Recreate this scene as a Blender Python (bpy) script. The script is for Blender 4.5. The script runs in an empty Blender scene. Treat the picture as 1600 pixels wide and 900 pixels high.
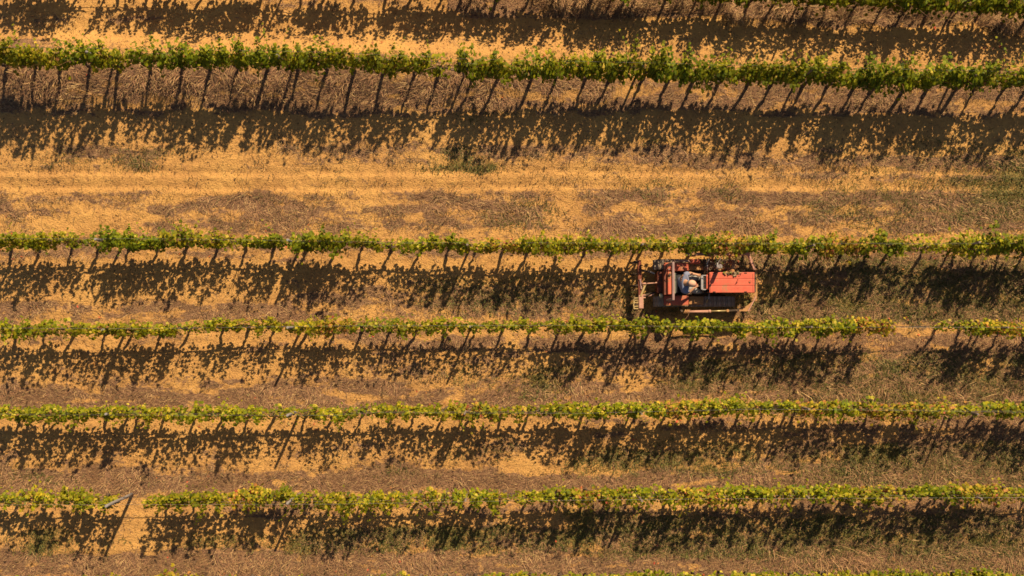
import bpy, bmesh, math, random
import numpy as np
from mathutils import Vector, Matrix

random.seed(7)
RNG = np.random.default_rng(11)
SC = bpy.context.scene
COL = SC.collection

# ------------------------------------------------------------------ camera, sky, sun, exposure
CAM_H = 25.5                       # drone height above the vineyard floor (m)
FPX = 1500.0                       # focal length in photo pixels (photo 1600 x 900)
TILT = math.atan(60 / FPX)         # the drone looks a little ahead of straight down
cam_d = bpy.data.cameras.new('drone_camera')
cam_d.sensor_width = 36.0
cam_d.lens = FPX / 1600 * 36
cam_d.clip_start = 0.5
cam_d.clip_end = 1500
cam = bpy.data.objects.new('drone_camera', cam_d)
COL.objects.link(cam)
cam.location = (0, 0, CAM_H)
cam.rotation_euler = (TILT, 0, 0)
SC.camera = cam

SUN_EL = math.radians(44)
SUN_XY = Vector((0.45, 1.0)).normalized()      # horizontal direction towards the sun
world = bpy.data.worlds.new('World')
SC.world = world
world.use_nodes = True
wn = world.node_tree
bg = wn.nodes['Background']
sky = wn.nodes.new('ShaderNodeTexSky')
sky.sky_type = 'NISHITA'
sky.sun_disc = False
sky.sun_elevation = SUN_EL
sky.sun_rotation = math.atan2(SUN_XY.x, SUN_XY.y)
sky.dust_density = 1.2
wn.links.new(sky.outputs[0], bg.inputs[0])
bg.inputs[1].default_value = 0.05
sun_d = bpy.data.lights.new('sun', 'SUN')
sun_d.energy = 5.0
sun_d.angle = math.radians(0.65)
sun_d.color = (1.0, 0.83, 0.56)
sun = bpy.data.objects.new('sun', sun_d)
COL.objects.link(sun)
to_sun = Vector((SUN_XY.x * math.cos(SUN_EL), SUN_XY.y * math.cos(SUN_EL), math.sin(SUN_EL)))
sun.rotation_euler = to_sun.to_track_quat('Z', 'Y').to_euler()
sun.location = (10, 20, 30)
SC.view_settings.view_transform = 'Standard'
SC.view_settings.look = 'None'
SC.view_settings.gamma = 1
SC.view_settings.exposure = 0.58
SC.cycles.filter_width = 1.6
SC.cycles.max_bounces = 6
SC.cycles.diffuse_bounces = 2
SC.cycles.transmission_bounces = 3
SC.cycles.transparent_max_bounces = 4

# ------------------------------------------------------------------ survey: photo pixel -> place in the field
ct, st = math.cos(TILT), math.sin(TILT)


def P(px, py, z=0.0):
    """The place at height z seen at a pixel of the 1600 x 900 photo."""
    x, y = (px - 800), (450 - py)
    d = (x, FPX * st + y * ct, -FPX * ct + y * st)
    k = (z - CAM_H) / d[2]
    return Vector((d[0] * k, d[1] * k, z))


def to_px(x, y, z=0.0):
    """Arrays of field places -> survey coordinates (photo pixels)."""
    dz = z - CAM_H
    up = y * ct + dz * st
    fw = y * st - dz * ct
    return 800 + FPX * x / fw, 450 - FPX * up / fw


def vnoise(x, y, seed=0):
    xi = np.floor(x).astype(np.int64)
    yi = np.floor(y).astype(np.int64)
    fx, fy = x - xi, y - yi
    fx = fx * fx * (3 - 2 * fx)
    fy = fy * fy * (3 - 2 * fy)

    def h(a, b):
        n = (a * 374761393 + b * 668265263 + seed * 982451653) & 0xFFFFFFFF
        n = ((n ^ (n >> 13)) * 1274126177) & 0xFFFFFFFF
        return ((n ^ (n >> 16)) & 0xFFFF) / 65535.0
    a, b, c, d = h(xi, yi), h(xi + 1, yi), h(xi, yi + 1), h(xi + 1, yi + 1)
    return (a * (1 - fx) + b * fx) * (1 - fy) + (c * (1 - fx) + d * fx) * fy


def fbm(x, y, seed=0, octv=4):
    s, a, t = 0, 1.0, 0
    for i in range(octv):
        s = s + a * vnoise(x * 2 ** i + 17.3 * i, y * 2 ** i - 9.1 * i, seed + i)
        t += a
        a *= .5
    return s / t


def sstep(a, b, x):
    t = np.clip((x - a) / (b - a), 0, 1)
    return t * t * (3 - 2 * t)


def bank(px, py):
    """Height of the grassy bank that carries the second row."""
    side = 1 - sstep(620, 1050, px) * .72
    edge = np.interp(px, [0, 540, 1000, 1600], [0, 6, 10, 12])
    v = py - edge
    return .40 * side * sstep(40, 88, v) * (1 - sstep(104, 168, v))


def terrain(x, y, fine=True):
    px, py = to_px(x, y)
    z = bank(px, py)
    z = z + .05 * (fbm(x * .35, y * .6, 3, 3) - .5)
    wob = 5 * (fbm(x * .25, y * 0, 49, 2) - .5)
    for r in (268, 292):
        z = z - .028 * np.exp(-((py + wob - r) / 5.0) ** 2) + .016 * np.exp(-((py + wob - r - 9) / 3.0) ** 2)
    if fine:
        z = z + .05 * (fbm(x * 2.2, y * 3.4, 5, 4) - .5)
    return z


def ground_at(px, py):
    p = P(px, py)
    for _ in range(4):
        z = float(terrain(np.array([p.x]), np.array([p.y]))[0])
        p = P(px, py, z)
    return p


# soft patches surveyed from the photo: x0, x1, y0, y1, amount
DRY = [
    (700, 1650, -60, 26, 1.3), (1150, 1650, -20, 36, 1.2), (-50, 260, 22, 34, .45), (400, 760, -60, 8, .6),
    (-50, 760, 98, 172, 1.15), (-50, 200, 60, 98, .35), (740, 1650, 116, 172, .80), (1050, 1650, 130, 176, .7),
    (40, 260, 228, 262, .75), (430, 760, 226, 262, .55), (760, 1120, 226, 262, .6), (1040, 1650, 236, 280, 1.0),
    (-50, 120, 296, 330, .6), (90, 420, 296, 334, .7), (380, 780, 296, 336, .75), (560, 700, 292, 318, .5),
    (-50, 60, 320, 370, .8), (260, 480, 325, 372, .7), (200, 760, 345, 372, .7), (480, 900, 322, 368, .45), (880, 1300, 296, 366, .85),
    (900, 1250, 240, 256, .4), (1220, 1650, 300, 366, .95), (760, 850, 300, 366, .8), (560, 760, 335, 368, .5),
    (-50, 1650, 380, 402, .55), (1150, 1650, 396, 425, .95), (1190, 1650, 425, 500, .9),
    (460, 1010, 440, 492, .45), (-50, 460, 474, 504, .8), (420, 1000, 484, 505, .75), (1130, 1650, 478, 505, 1.0),
    (480, 1650, 520, 552, .95), (-50, 480, 520, 552, .30), (900, 1650, 552, 610, .65), (500, 900, 560, 610, .35),
    (-50, 1650, 600, 644, 1.1), (1150, 1650, 580, 644, 1.1), (-50, 500, 586, 612, .5),
    (900, 1650, 650, 676, .65), (1200, 1650, 660, 735, .75), (1380, 1650, 640, 740, .9), (-50, 1200, 690, 735, .22),
    (-50, 1650, 738, 774, 1.15), (-50, 260, 724, 750, .7), (1150, 1650, 726, 774, 1.05), (480, 800, 728, 748, .4),
    (360, 1650, 776, 804, .55), (900, 1650, 800, 868, .6), (480, 900, 820, 868, .45), (-50, 480, 868, 905, .8),
    (-50, 1650, 862, 960, 1.1), (1250, 1650, 846, 960, 1.2), (-50, 70, 850, 900, .6),
]
GREEN = [
    (170, 260, 226, 262, .7), (680, 770, 232, 272, .9), (760, 850, 306, 366, .55), (50, 120, 226, 258, .35),
    (985, 1050, 285, 312, .5), (1080, 1180, 292, 320, .45), (1330, 1450, 285, 320, .6), (1500, 1650, 270, 350, .9), (1420, 1520, 240, 272, .6),
    (1250, 1650, 312, 340, .45), (1560, 1650, 220, 290, .7), (1250, 1400, 240, 262, .25),
    (660, 1010, 430, 492, .5), (1180, 1650, 405, 500, .65), (1300, 1650, 470, 500, .55), (850, 1080, 480, 500, .3),
    (820, 920, 575, 620, .55), (650, 900, 570, 605, .3), (1040, 1350, 560, 612, .7), (1340, 1650, 555, 640, .6), (1000, 1650, 620, 640, .25),
    (900, 1400, 700, 740, .6), (1280, 1650, 690, 765, .8), (690, 800, 690, 720, .4), (20, 90, 730, 760, .6), (590, 660, 738, 752, .6),
    (200, 330, 745, 762, .2), (280, 440, 835, 865, .6), (460, 900, 822, 866, .75), (860, 1650, 800, 868, .85), (1100, 1650, 812, 866, .4),
    (1400, 1650, 846, 905, .35), (40, 110, 830, 868, .6), (160, 200, 842, 866, .4), (100, 140, 842, 870, .4), (1180, 1300, 690, 720, .3),
    (1150, 1650, 398, 505, .75), (1230, 1650, 545, 648, .65), (1000, 1650, 690, 748, .6), (900, 1650, 806, 868, .95), (1300, 1650, 225, 366, .35), (1200, 1650, 748, 770, .3), (1150, 1650, 868, 910, .3),
    (1080, 1160, 222, 240, .5), (980, 1040, 215, 232, .35), (720, 780, 165, 190, .45), (900, 1000, 405, 425, .1),
]


def patches(lst, px, py, soft=14.0):
    out = np.zeros_like(px)
    # ragged edges: the patch borders wander
    wx = px + 46 * (fbm(px / 110, py / 26, 21, 4) - .5) * 2
    wy = py + 17 * (fbm(px / 80, py / 20, 31, 4) - .5) * 2
    for x0, x1, y0, y1, a in lst:
        m = (px > x0 - 80) & (px < x1 + 80) & (py > y0 - 40) & (py < y1 + 40)
        if not m.any():
            continue
        X, Y = wx[m], wy[m]
        if y0 > 200 and y1 < 375: a = a * .86
        w = sstep(x0 - 35, x0 + 35, X) * (1 - sstep(x1 - 35, x1 + 35, X))
        w = w * sstep(y0 - soft * .6, y0 + soft * .6, Y) * (1 - sstep(y1 - soft * .6, y1 + soft * .6, Y))
        o = out[m]
        out[m] = np.maximum(o, a * w) + .15 * np.minimum(o, a * w)
    return out


def dry_map(x, y):
    px, py = to_px(x, y)
    inside = patches(DRY, px, py)
    off = ((px < -45) | (px > 1645) | (py < -55) | (py > 950))
    inside = np.where(off, .8, inside)
    # two packed wheel lanes along the wide alley and a swept strip in front of the trunks stay bare
    wob = 5 * (fbm(x * .25, y * 0, 49, 2) - .5)
    bare = np.maximum(np.exp(-((py + wob - 268) / 9) ** 2), .8 * np.exp(-((py + wob - 289) / 7) ** 2))
    inside = inside * (1 - .75 * bare * (px < 1700))
    n = .46 * fbm(x * .55, y * 3.2, 41, 3) + .54 * fbm(x * 1.9, y * 7.0, 43, 4)
    return np.clip(inside * np.clip(4.2 * n - 1.15, .10, 1.5) + .34 * sstep(.50, .66, fbm(x * 1.5, y * 4.2, 47, 4)), 0, 1.4)


def green_map(x, y):
    px, py = to_px(x, y)
    n = .6 * fbm(x * 1.2, y * 2.6, 61, 3) + .4 * fbm(x * 4.2, y * 6, 63, 3)
    return np.clip(patches(GREEN, px, py) * (3.4 * n - .62), 0, 1.2)


# ------------------------------------------------------------------ materials
def newmat(name):
    m = bpy.data.materials.new(name)
    m.use_nodes = True
    nt = m.node_tree
    return m, nt, nt.nodes, nt.links, nt.nodes['Principled BSDF']


def ramp(N, stops, interp='LINEAR'):
    r = N.new('ShaderNodeValToRGB')
    r.color_ramp.interpolation = interp
    el = r.color_ramp.elements
    while len(el) < len(stops):
        el.new(.5)
    for e, (p, c) in zip(el, stops):
        e.position = p
        e.color = (c[0], c[1], c[2], 1)
    return r


def mixc(N, L, fac, a, b, mode='MIX'):
    m = N.new('ShaderNodeMix')
    m.data_type = 'RGBA'
    m.blend_type = mode
    for sock, v in ((m.inputs[0], fac), (m.inputs[6], a), (m.inputs[7], b)):
        if hasattr(v, 'links'):
            L.new(v, sock)
        elif isinstance(v, (int, float)):
            sock.default_value = v
        else:
            sock.default_value = (v[0], v[1], v[2], 1)
    return m.outputs[2]


def mathn(N, L, op, a, b=None, c=None, clamp=False):
    m = N.new('ShaderNodeMath')
    m.operation = op
    m.use_clamp = clamp
    for i, v in enumerate((a, b, c)):
        if v is None:
            continue
        if hasattr(v, 'links'):
            L.new(v, m.inputs[i])
        else:
            m.inputs[i].default_value = v
    return m.outputs[0]


def noise(N, L, vec, scale, detail=4, rough=.55, dist=0.0):
    n = N.new('ShaderNodeTexNoise')
    n.inputs['Scale'].default_value = scale
    n.inputs['Detail'].default_value = detail
    n.inputs['Roughness'].default_value = rough
    n.inputs['Distortion'].default_value = dist
    if vec is not None:
        L.new(vec, n.inputs['Vector'])
    return n


def mat_ground():
    m, nt, N, L, b = newmat('dry_soil')
    tc = N.new('ShaderNodeTexCoord').outputs['Object']
    att = N.new('ShaderNodeAttribute')
    att.attribute_name = 'litter'
    grn = N.new('ShaderNodeAttribute')
    grn.attribute_name = 'weedy'
    big = noise(N, L, tc, .55, 4).outputs['Fac']
    mid = noise(N, L, tc, 5.5, 6, .66).outputs['Fac']
    fin = noise(N, L, tc, 22, 4, .7).outputs['Fac']
    mp = N.new('ShaderNodeMapping')
    mp.inputs['Rotation'].default_value = (0, 0, .35)
    mp.inputs['Scale'].default_value = (9, 34, 9)
    L.new(tc, mp.inputs[0])
    stalk = noise(N, L, mp.outputs[0], 1.0, 5, .6, 1.4).outputs['Fac']
    soil = ramp(N, [(.30, (.37, .182, .066)), (.46, (.54, .275, .088)), (.58, (.62, .33, .10)), (.72, (.68, .385, .125))])
    L.new(mathn(N, L, 'ADD', mathn(N, L, 'MULTIPLY', big, .5), mathn(N, L, 'MULTIPLY', mid, .5)), soil.inputs[0])
    sc = mixc(N, L, mathn(N, L, 'MULTIPLY', mathn(N, L, 'SUBTRACT', .45, fin), 4.0, clamp=True), soil.outputs[0], (.24, .125, .05))
    straw = ramp(N, [(.28, (.07, .04, .025)), (.45, (.19, .10, .056)), (.62, (.335, .185, .095)), (.8, (.47, .285, .13))])
    L.new(stalk, straw.inputs[0])
    gcol = ramp(N, [(.3, (.06, .056, .017)), (.7, (.17, .145, .045))])
    L.new(stalk, gcol.inputs[0])
    # litter covers the soil where there is a lot of it; break it up with noise
    lf = mathn(N, L, 'ADD', att.outputs['Fac'], mathn(N, L, 'MULTIPLY', mathn(N, L, 'SUBTRACT', mid, .5), 2.4))
    lf = mathn(N, L, 'ADD', lf, mathn(N, L, 'MULTIPLY', mathn(N, L, 'SUBTRACT', stalk, .5), .9))
    mr = N.new('ShaderNodeMapRange')
    mr.interpolation_type = 'SMOOTHSTEP'
    mr.inputs['From Min'].default_value = .46
    mr.inputs['From Max'].default_value = .76
    L.new(lf, mr.inputs['Value'])
    c = mixc(N, L, mr.outputs[0], sc, straw.outputs[0])
    gf = mathn(N, L, 'ADD', grn.outputs['Fac'], mathn(N, L, 'MULTIPLY', mathn(N, L, 'SUBTRACT', fin, .5), 1.6))
    mg = N.new('ShaderNodeMapRange')
    mg.inputs['From Min'].default_value = .45
    mg.inputs['From Max'].default_value = .95
    L.new(gf, mg.inputs['Value'])
    c = mixc(N, L, mathn(N, L, 'MULTIPLY', mg.outputs[0], .75), c, gcol.outputs[0])
    L.new(c, b.inputs['Base Color'])
    b.inputs['Roughness'].default_value = .95
    b.inputs['Specular IOR Level'].default_value = .15
    hgt = mathn(N, L, 'ADD', mathn(N, L, 'MULTIPLY', fin, .35), mathn(N, L, 'ADD', mathn(N, L, 'MULTIPLY', mid, .8), mathn(N, L, 'MULTIPLY', stalk, .35)))
    bp = N.new('ShaderNodeBump')
    bp.inputs['Strength'].default_value = .9
    bp.inputs['Distance'].default_value = .09
    L.new(hgt, bp.inputs['Height'])
    L.new(bp.outputs[0], b.inputs['Normal'])
    return m


def mat_tint(name, rough=.8, translucent=0.0, spec=.2, objcol=False):
    """Colour comes piece by piece from the mesh's own 'tint' attribute."""
    m, nt, N, L, b = newmat(name)
    a = N.new('ShaderNodeAttribute')
    a.attribute_name = 'tint'
    col = a.outputs['Color']
    oi = N.new('ShaderNodeObjectInfo')
    if objcol:
        col = mixc(N, L, 1.0, col, oi.outputs['Color'], 'MULTIPLY')
    tc = N.new('ShaderNodeTexCoord').outputs['Object']
    n = noise(N, L, tc, 30, 2).outputs['Fac']
    r = ramp(N, [(.3, (.75, .75, .75)), (.7, (1.2, 1.2, 1.2))])
    L.new(n, r.inputs[0])
    col = mixc(N, L, 1.0, col, r.outputs[0], 'MULTIPLY')
    L.new(col, b.inputs['Base Color'])
    b.inputs['Roughness'].default_value = rough
    b.inputs['Specular IOR Level'].default_value = spec
    if translucent:
        t = N.new('ShaderNodeBsdfTranslucent')
        L.new(mixc(N, L, 1.0, col, (1.25, 1.15, .5), 'MULTIPLY'), t.inputs[0])
        mx = N.new('ShaderNodeMixShader')
        mx.inputs[0].default_value = translucent
        L.new(b.outputs[0], mx.inputs[1])
        L.new(t.outputs[0], mx.inputs[2])
        L.new(mx.outputs[0], N['Material Output'].inputs[0])
    return m


def mat_noisy(name, c0, c1, scale=8, rough=.7, metal=0.0, spec=.3, bump=.2, wear=None, wear_at=.6, stretch=(1, 1, 1)):
    m, nt, N, L, b = newmat(name)
    tc = N.new('ShaderNodeTexCoord').outputs['Object']
    mp = N.new('ShaderNodeMapping')
    mp.inputs['Scale'].default_value = stretch
    L.new(tc, mp.inputs[0])
    n = noise(N, L, mp.outputs[0], scale, 5, .6).outputs['Fac']
    r = ramp(N, [(.3, c0), (.7, c1)])
    L.new(n, r.inputs[0])
    col = r.outputs[0]
    if wear:
        w = noise(N, L, tc, scale * .55, 6, .7, .6).outputs['Fac']
        mr = N.new('ShaderNodeMapRange')
        mr.inputs['From Min'].default_value = wear_at
        mr.inputs['From Max'].default_value = wear_at + .12
        L.new(w, mr.inputs['Value'])
        col = mixc(N, L, mr.outputs[0], col, wear)
    L.new(col, b.inputs['Base Color'])
    b.inputs['Roughness'].default_value = rough
    b.inputs['Metallic'].default_value = metal
    b.inputs['Specular IOR Level'].default_value = spec
    if bump:
        bp = N.new('ShaderNodeBump')
        bp.inputs['Strength'].default_value = bump
        bp.inputs['Distance'].default_value = .01
        L.new(n, bp.inputs['Height'])
        L.new(bp.outputs[0], b.inputs['Normal'])
    return m


M = {}
M['ground'] = mat_ground()
M['straw'] = mat_tint('dry_straw', .75, 0, .2)
M['weed'] = mat_tint('green_weed', .6, .25, .25)
M['leaf'] = mat_tint('vine_leaf', .62, .30, .18, True)
M['litter'] = mat_tint('fallen_leaf', .8, 0, .1)
M['bark'] = mat_noisy('vine_bark', (.055, .034, .022), (.17, .115, .075), 14, .95, stretch=(1, 1, .25), bump=.8)
M['cane'] = mat_noisy('ripe_cane', (.24, .11, .06), (.36, .19, .10), 10, .7)
M['post'] = mat_noisy('weathered_post', (.13, .09, .065), (.30, .235, .19), 9, .85, stretch=(1, 1, .2), bump=.5)
M['postgrey'] = mat_noisy('grey_weathered_post', (.19, .16, .15), (.33, .285, .265), 9, .85, stretch=(1, 1, .2), bump=.5)
M['hose'] = mat_noisy('black_drip_hose', (.03, .026, .024), (.07, .055, .045), 6, .6)
M['wire'] = mat_noisy('galvanised_wire', (.25, .22, .2), (.4, .34, .3), 6, .45, .6)
M['red'] = mat_noisy('faded_red_paint', (.50, .085, .045), (.62, .13, .068), 7, .58, 0, .3, .1, (.30, .17, .075), .52)
M['redwear'] = mat_noisy('worn_red_paint', (.40, .075, .04), (.50, .12, .06), 9, .65, 0, .3, .2, (.30, .15, .075), .52)
M['darkred'] = mat_noisy('grimy_and_shaded_dark_red_paint', (.13, .035, .02), (.22, .06, .03), 8, .7, 0, .25, .2, (.06, .035, .02), .55)
M['rust'] = mat_noisy('rusty_plate', (.34, .16, .06), (.46, .235, .09), 11, .8, .1, .3, .3)
M['pink'] = mat_noisy('faded_pink_steel', (.40, .19, .13), (.52, .28, .19), 9, .65, .1, .35, .2, (.22, .11, .06), .62)
M['mauve'] = mat_noisy('dull_roll_bar_paint', (.26, .15, .125), (.33, .2, .17), 6, .6, .1, .35, .1)
M['dark'] = mat_noisy('oily_dark_iron', (.03, .02, .014), (.11, .07, .045), 9, .7, .2, .3, .3)
M['track'] = mat_noisy('track_steel', (.22, .165, .12), (.44, .34, .26), 9, .85, 0, .15, .3, (.40, .23, .11), .56)
M['brass'] = mat_noisy('bare_cylinder_rod', (.42, .29, .12), (.55, .40, .18), 8, .4, .5, .5, .05)
M['greyframe'] = mat_noisy('grey_panel_paint', (.28, .25, .24), (.38, .34, .33), 8, .5, .2, .4, .1)
M['seat'] = mat_noisy('black_vinyl', (.02, .02, .02), (.045, .042, .04), 14, .55)
M['seatedge'] = mat_noisy('pale_seat_shell', (.24, .22, .15), (.34, .31, .22), 10, .6)
M['cream'] = mat_noisy('cream_lamp', (.5, .42, .25), (.62, .55, .36), 10, .5)
M['ochre'] = mat_noisy('ochre_paint', (.35, .23, .09), (.48, .33, .14), 12, .7, 0, .3, .2, (.15, .08, .04), .58)
M['shirt'] = mat_noisy('blue_grey_shirt', (.155, .165, .235), (.215, .22, .295), 16, .9, bump=.3)
M['trousers'] = mat_noisy('pale_trousers', (.22, .195, .175), (.33, .30, .27), 16, .9, bump=.3)
M['skin'] = mat_noisy('tanned_skin', (.44, .22, .12), (.50, .26, .15), 20, .55)
M['cap'] = mat_noisy('peach_cap', (.56, .30, .19), (.64, .37, .24), 14, .85)
M['capred'] = mat_noisy('red_cap_peak', (.52, .10, .07), (.58, .13, .09), 14, .8)
M['boot'] = mat_noisy('brown_boot', (.05, .03, .02), (.09, .055, .035), 14, .7)
M['hair'] = mat_noisy('grey_hair', (.16, .14, .125), (.26, .23, .21), 30, .8)
M['glass'] = mat_noisy('dial_glass', (.02, .02, .02), (.04, .04, .04), 10, .2)


# ------------------------------------------------------------------ helpers
def link(o, parent=None):
    COL.objects.link(o)
    if parent is not None:
        o.parent = parent
    return o


def tag(o, label=None, cat=None, group=None, kind=None):
    if label: o['label'] = label
    if cat: o['category'] = cat
    if group: o['group'] = group
    if kind: o['kind'] = kind
    return o


def empty(name, loc, rz=0.0):
    o = bpy.data.objects.new(name, None)
    o.empty_display_size = .2
    o.location = loc
    o.rotation_euler = (0, 0, rz)
    return link(o)


def mesh_np(name, verts, faces, mat, tint=None, smooth=False):
    """verts (n,3); faces: list of (m,k) int arrays; tint (n,3)."""
    me = bpy.data.meshes.new(name)
    verts = np.asarray(verts, np.float32)
    me.vertices.add(len(verts))
    me.vertices.foreach_set('co', verts.ravel())
    idx = np.concatenate([f.ravel() for f in faces]).astype(np.int32)
    tot = np.concatenate([np.full(len(f), f.shape[1], np.int32) for f in faces])
    start = np.concatenate([[0], np.cumsum(tot)[:-1]]).astype(np.int32)
    me.loops.add(len(idx))
    me.loops.foreach_set('vertex_index', idx)
    me.polygons.add(len(tot))
    me.polygons.foreach_set('loop_start', start)
    me.polygons.foreach_set('loop_total', tot)
    if smooth:
        me.polygons.foreach_set('use_smooth', np.ones(len(tot), bool))
    me.update(calc_edges=True)
    if tint is not None:
        a = me.attributes.new('tint', 'FLOAT_COLOR', 'POINT')
        c = np.ones((len(verts), 4), np.float32)
        c[:, :3] = tint
        a.data.foreach_set('color', c.ravel())
    me.materials.append(mat)
    return me


class MB:
    """Collects shapes into one mesh."""
    def __init__(self):
        self.bm = bmesh.new()

    def _add(self, tmp):
        me = bpy.data.meshes.new('tmp')
        tmp.to_mesh(me)
        tmp.free()
        self.bm.from_mesh(me)
        bpy.data.meshes.remove(me)

    def box(self, a, b, bevel=0.0, seg=2, mat4=None):
        t = bmesh.new()
        bmesh.ops.create_cube(t, size=1)
        c = (Vector(a) + Vector(b)) / 2
        s = Vector(b) - Vector(a)
        for v in t.verts:
            v.co = Vector((v.co.x * abs(s.x), v.co.y * abs(s.y), v.co.z * abs(s.z)))
        if bevel:
            bmesh.ops.bevel(t, geom=list(t.edges), offset=bevel, segments=seg, profile=.5, affect='EDGES')
        for v in t.verts:
            v.co += c
            if mat4: v.co = mat4 @ v.co
        self._add(t)
        return self

    def beam(self, p, q, w, h, bevel=.006):
        """Rectangular bar from p to q."""
        p, q = Vector(p), Vector(q)
        d = q - p
        t = bmesh.new()
        bmesh.ops.create_cube(t, size=1)
        for v in t.verts:
            v.co = Vector((v.co.x * d.length, v.co.y * w, v.co.z * h))
        if bevel:
            bmesh.ops.bevel(t, geom=list(t.edges), offset=bevel, segments=1, affect='EDGES')
        rot = d.to_track_quat('X', 'Z').to_matrix().to_4x4()
        rot.translation = (p + q) / 2
        for v in t.verts:
            v.co = rot @ v.co
        self._add(t)
        return self

    def tube(self, pts, r, n=8, cap=True):
        pts = [Vector(p) for p in pts]
        rs = r if isinstance(r, (list, tuple)) else [r] * len(pts)
        rings = []
        up = Vector((0, 0, 1))
        for i, p in enumerate(pts):
            d = (pts[min(i + 1, len(pts) - 1)] - pts[max(i - 1, 0)]).normalized()
            a = d.cross(up)
            if a.length < .05: a = d.cross(Vector((0, 1, 0)))
            a.normalize()
            b = a.cross(d)
            rings.append([self.bm.verts.new(p + (a * math.cos(2 * math.pi * k / n) + b * math.sin(2 * math.pi * k / n)) * rs[i]) for k in range(n)])
        for i in range(len(rings) - 1):
            for k in range(n):
                f = self.bm.faces.new((rings[i][k], rings[i][(k + 1) % n], rings[i + 1][(k + 1) % n], rings[i + 1][k]))
                f.smooth = n > 5
        if cap:
            self.bm.faces.new(rings[0][::-1])
            self.bm.faces.new(rings[-1])
        return self

    def prism(self, poly, z0, z1):
        lo = [self.bm.verts.new((p[0], p[1], z0)) for p in poly]
        hi = [self.bm.verts.new((p[0], p[1], z1)) for p in poly]
        n = len(poly)
        self.bm.faces.new(lo[::-1])
        self.bm.faces.new(hi)
        for i in range(n):
            self.bm.faces.new((lo[i], lo[(i + 1) % n], hi[(i + 1) % n], hi[i]))
        return self

    def mesh(self, name, mat):
        bmesh.ops.recalc_face_normals(self.bm, faces=list(self.bm.faces))
        me = bpy.data.meshes.new(name)
        self.bm.to_mesh(me)
        self.bm.free()
        me.materials.append(mat)
        return me

    def build(self, name, mat, parent=None, origin=None):
        """origin: world place of the parent, the mesh was collected in world coordinates."""
        if origin is not None:
            bmesh.ops.translate(self.bm, verts=list(self.bm.verts), vec=-Vector(origin))
        o = bpy.data.objects.new(name, self.mesh(name, mat))
        return link(o, parent)


# ------------------------------------------------------------------ the ground: one sheet out to the horizon
def axis(lo, hi, step, far):
    core = np.arange(lo, hi + step, step)
    out, d = [], step
    x = core[-1]
    while x < far:
        d *= 1.35
        x += d
        out.append(x)
    neg, d = [], step
    x = core[0]
    while x > -far:
        d *= 1.35
        x -= d
        neg.append(x)
    return np.concatenate([neg[::-1], core, out])


gx = axis(-16, 16, .055, 400)
gy = axis(-8.5, 10.5, .05, 400)
GX, GY = np.meshgrid(gx, gy)
fx, fy = GX.ravel(), GY.ravel()
core = (np.abs(fx) < 17) & (fy > -9.5) & (fy < 11.5)
gz = np.zeros_like(fx)
gz[core] = terrain(fx[core], fy[core])
# clods and hoof-sized hollows
lit = np.full_like(fx, .7)
wee = np.zeros_like(fx)
lit[core] = dry_map(fx[core], fy[core])
wee[core] = green_map(fx[core], fy[core])
gz += np.where(core, .035 * (fbm(fx * 5, fy * 7, 77, 2) - .5) + .022 * (vnoise(fx * 17, fy * 17, 78) - .5), 0)
nx, ny = len(gx), len(gy)
ii = (np.arange(ny - 1)[:, None] * nx + np.arange(nx - 1)[None, :]).ravel()
me = mesh_np('ground', np.stack([fx, fy, gz], 1), [np.stack([ii, ii + 1, ii + nx + 1, ii + nx], 1)], M['ground'], smooth=True)
for nm, arr in (('litter', lit), ('weedy', wee)):
    a = me.attributes.new(nm, 'FLOAT', 'POINT')
    a.data.foreach_set('value', arr.astype(np.float32))
ground = link(bpy.data.objects.new('ground', me))
tag(ground, 'dry orange vineyard soil with brown straw litter between the vine rows', kind='structure')


# ------------------------------------------------------------------ grass and weeds that nobody could count
def scatter(n, fn, gain, lo=(-14.6, -7.2), hi=(14.6, 9.6), thr=.0):
    xs = RNG.uniform(lo[0], hi[0], n)
    ys = RNG.uniform(lo[1], hi[1], n)
    d = np.clip((fn(xs, ys) - thr) * gain, 0, 1)
    k = RNG.random(n) < d
    return xs[k], ys[k]


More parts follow.
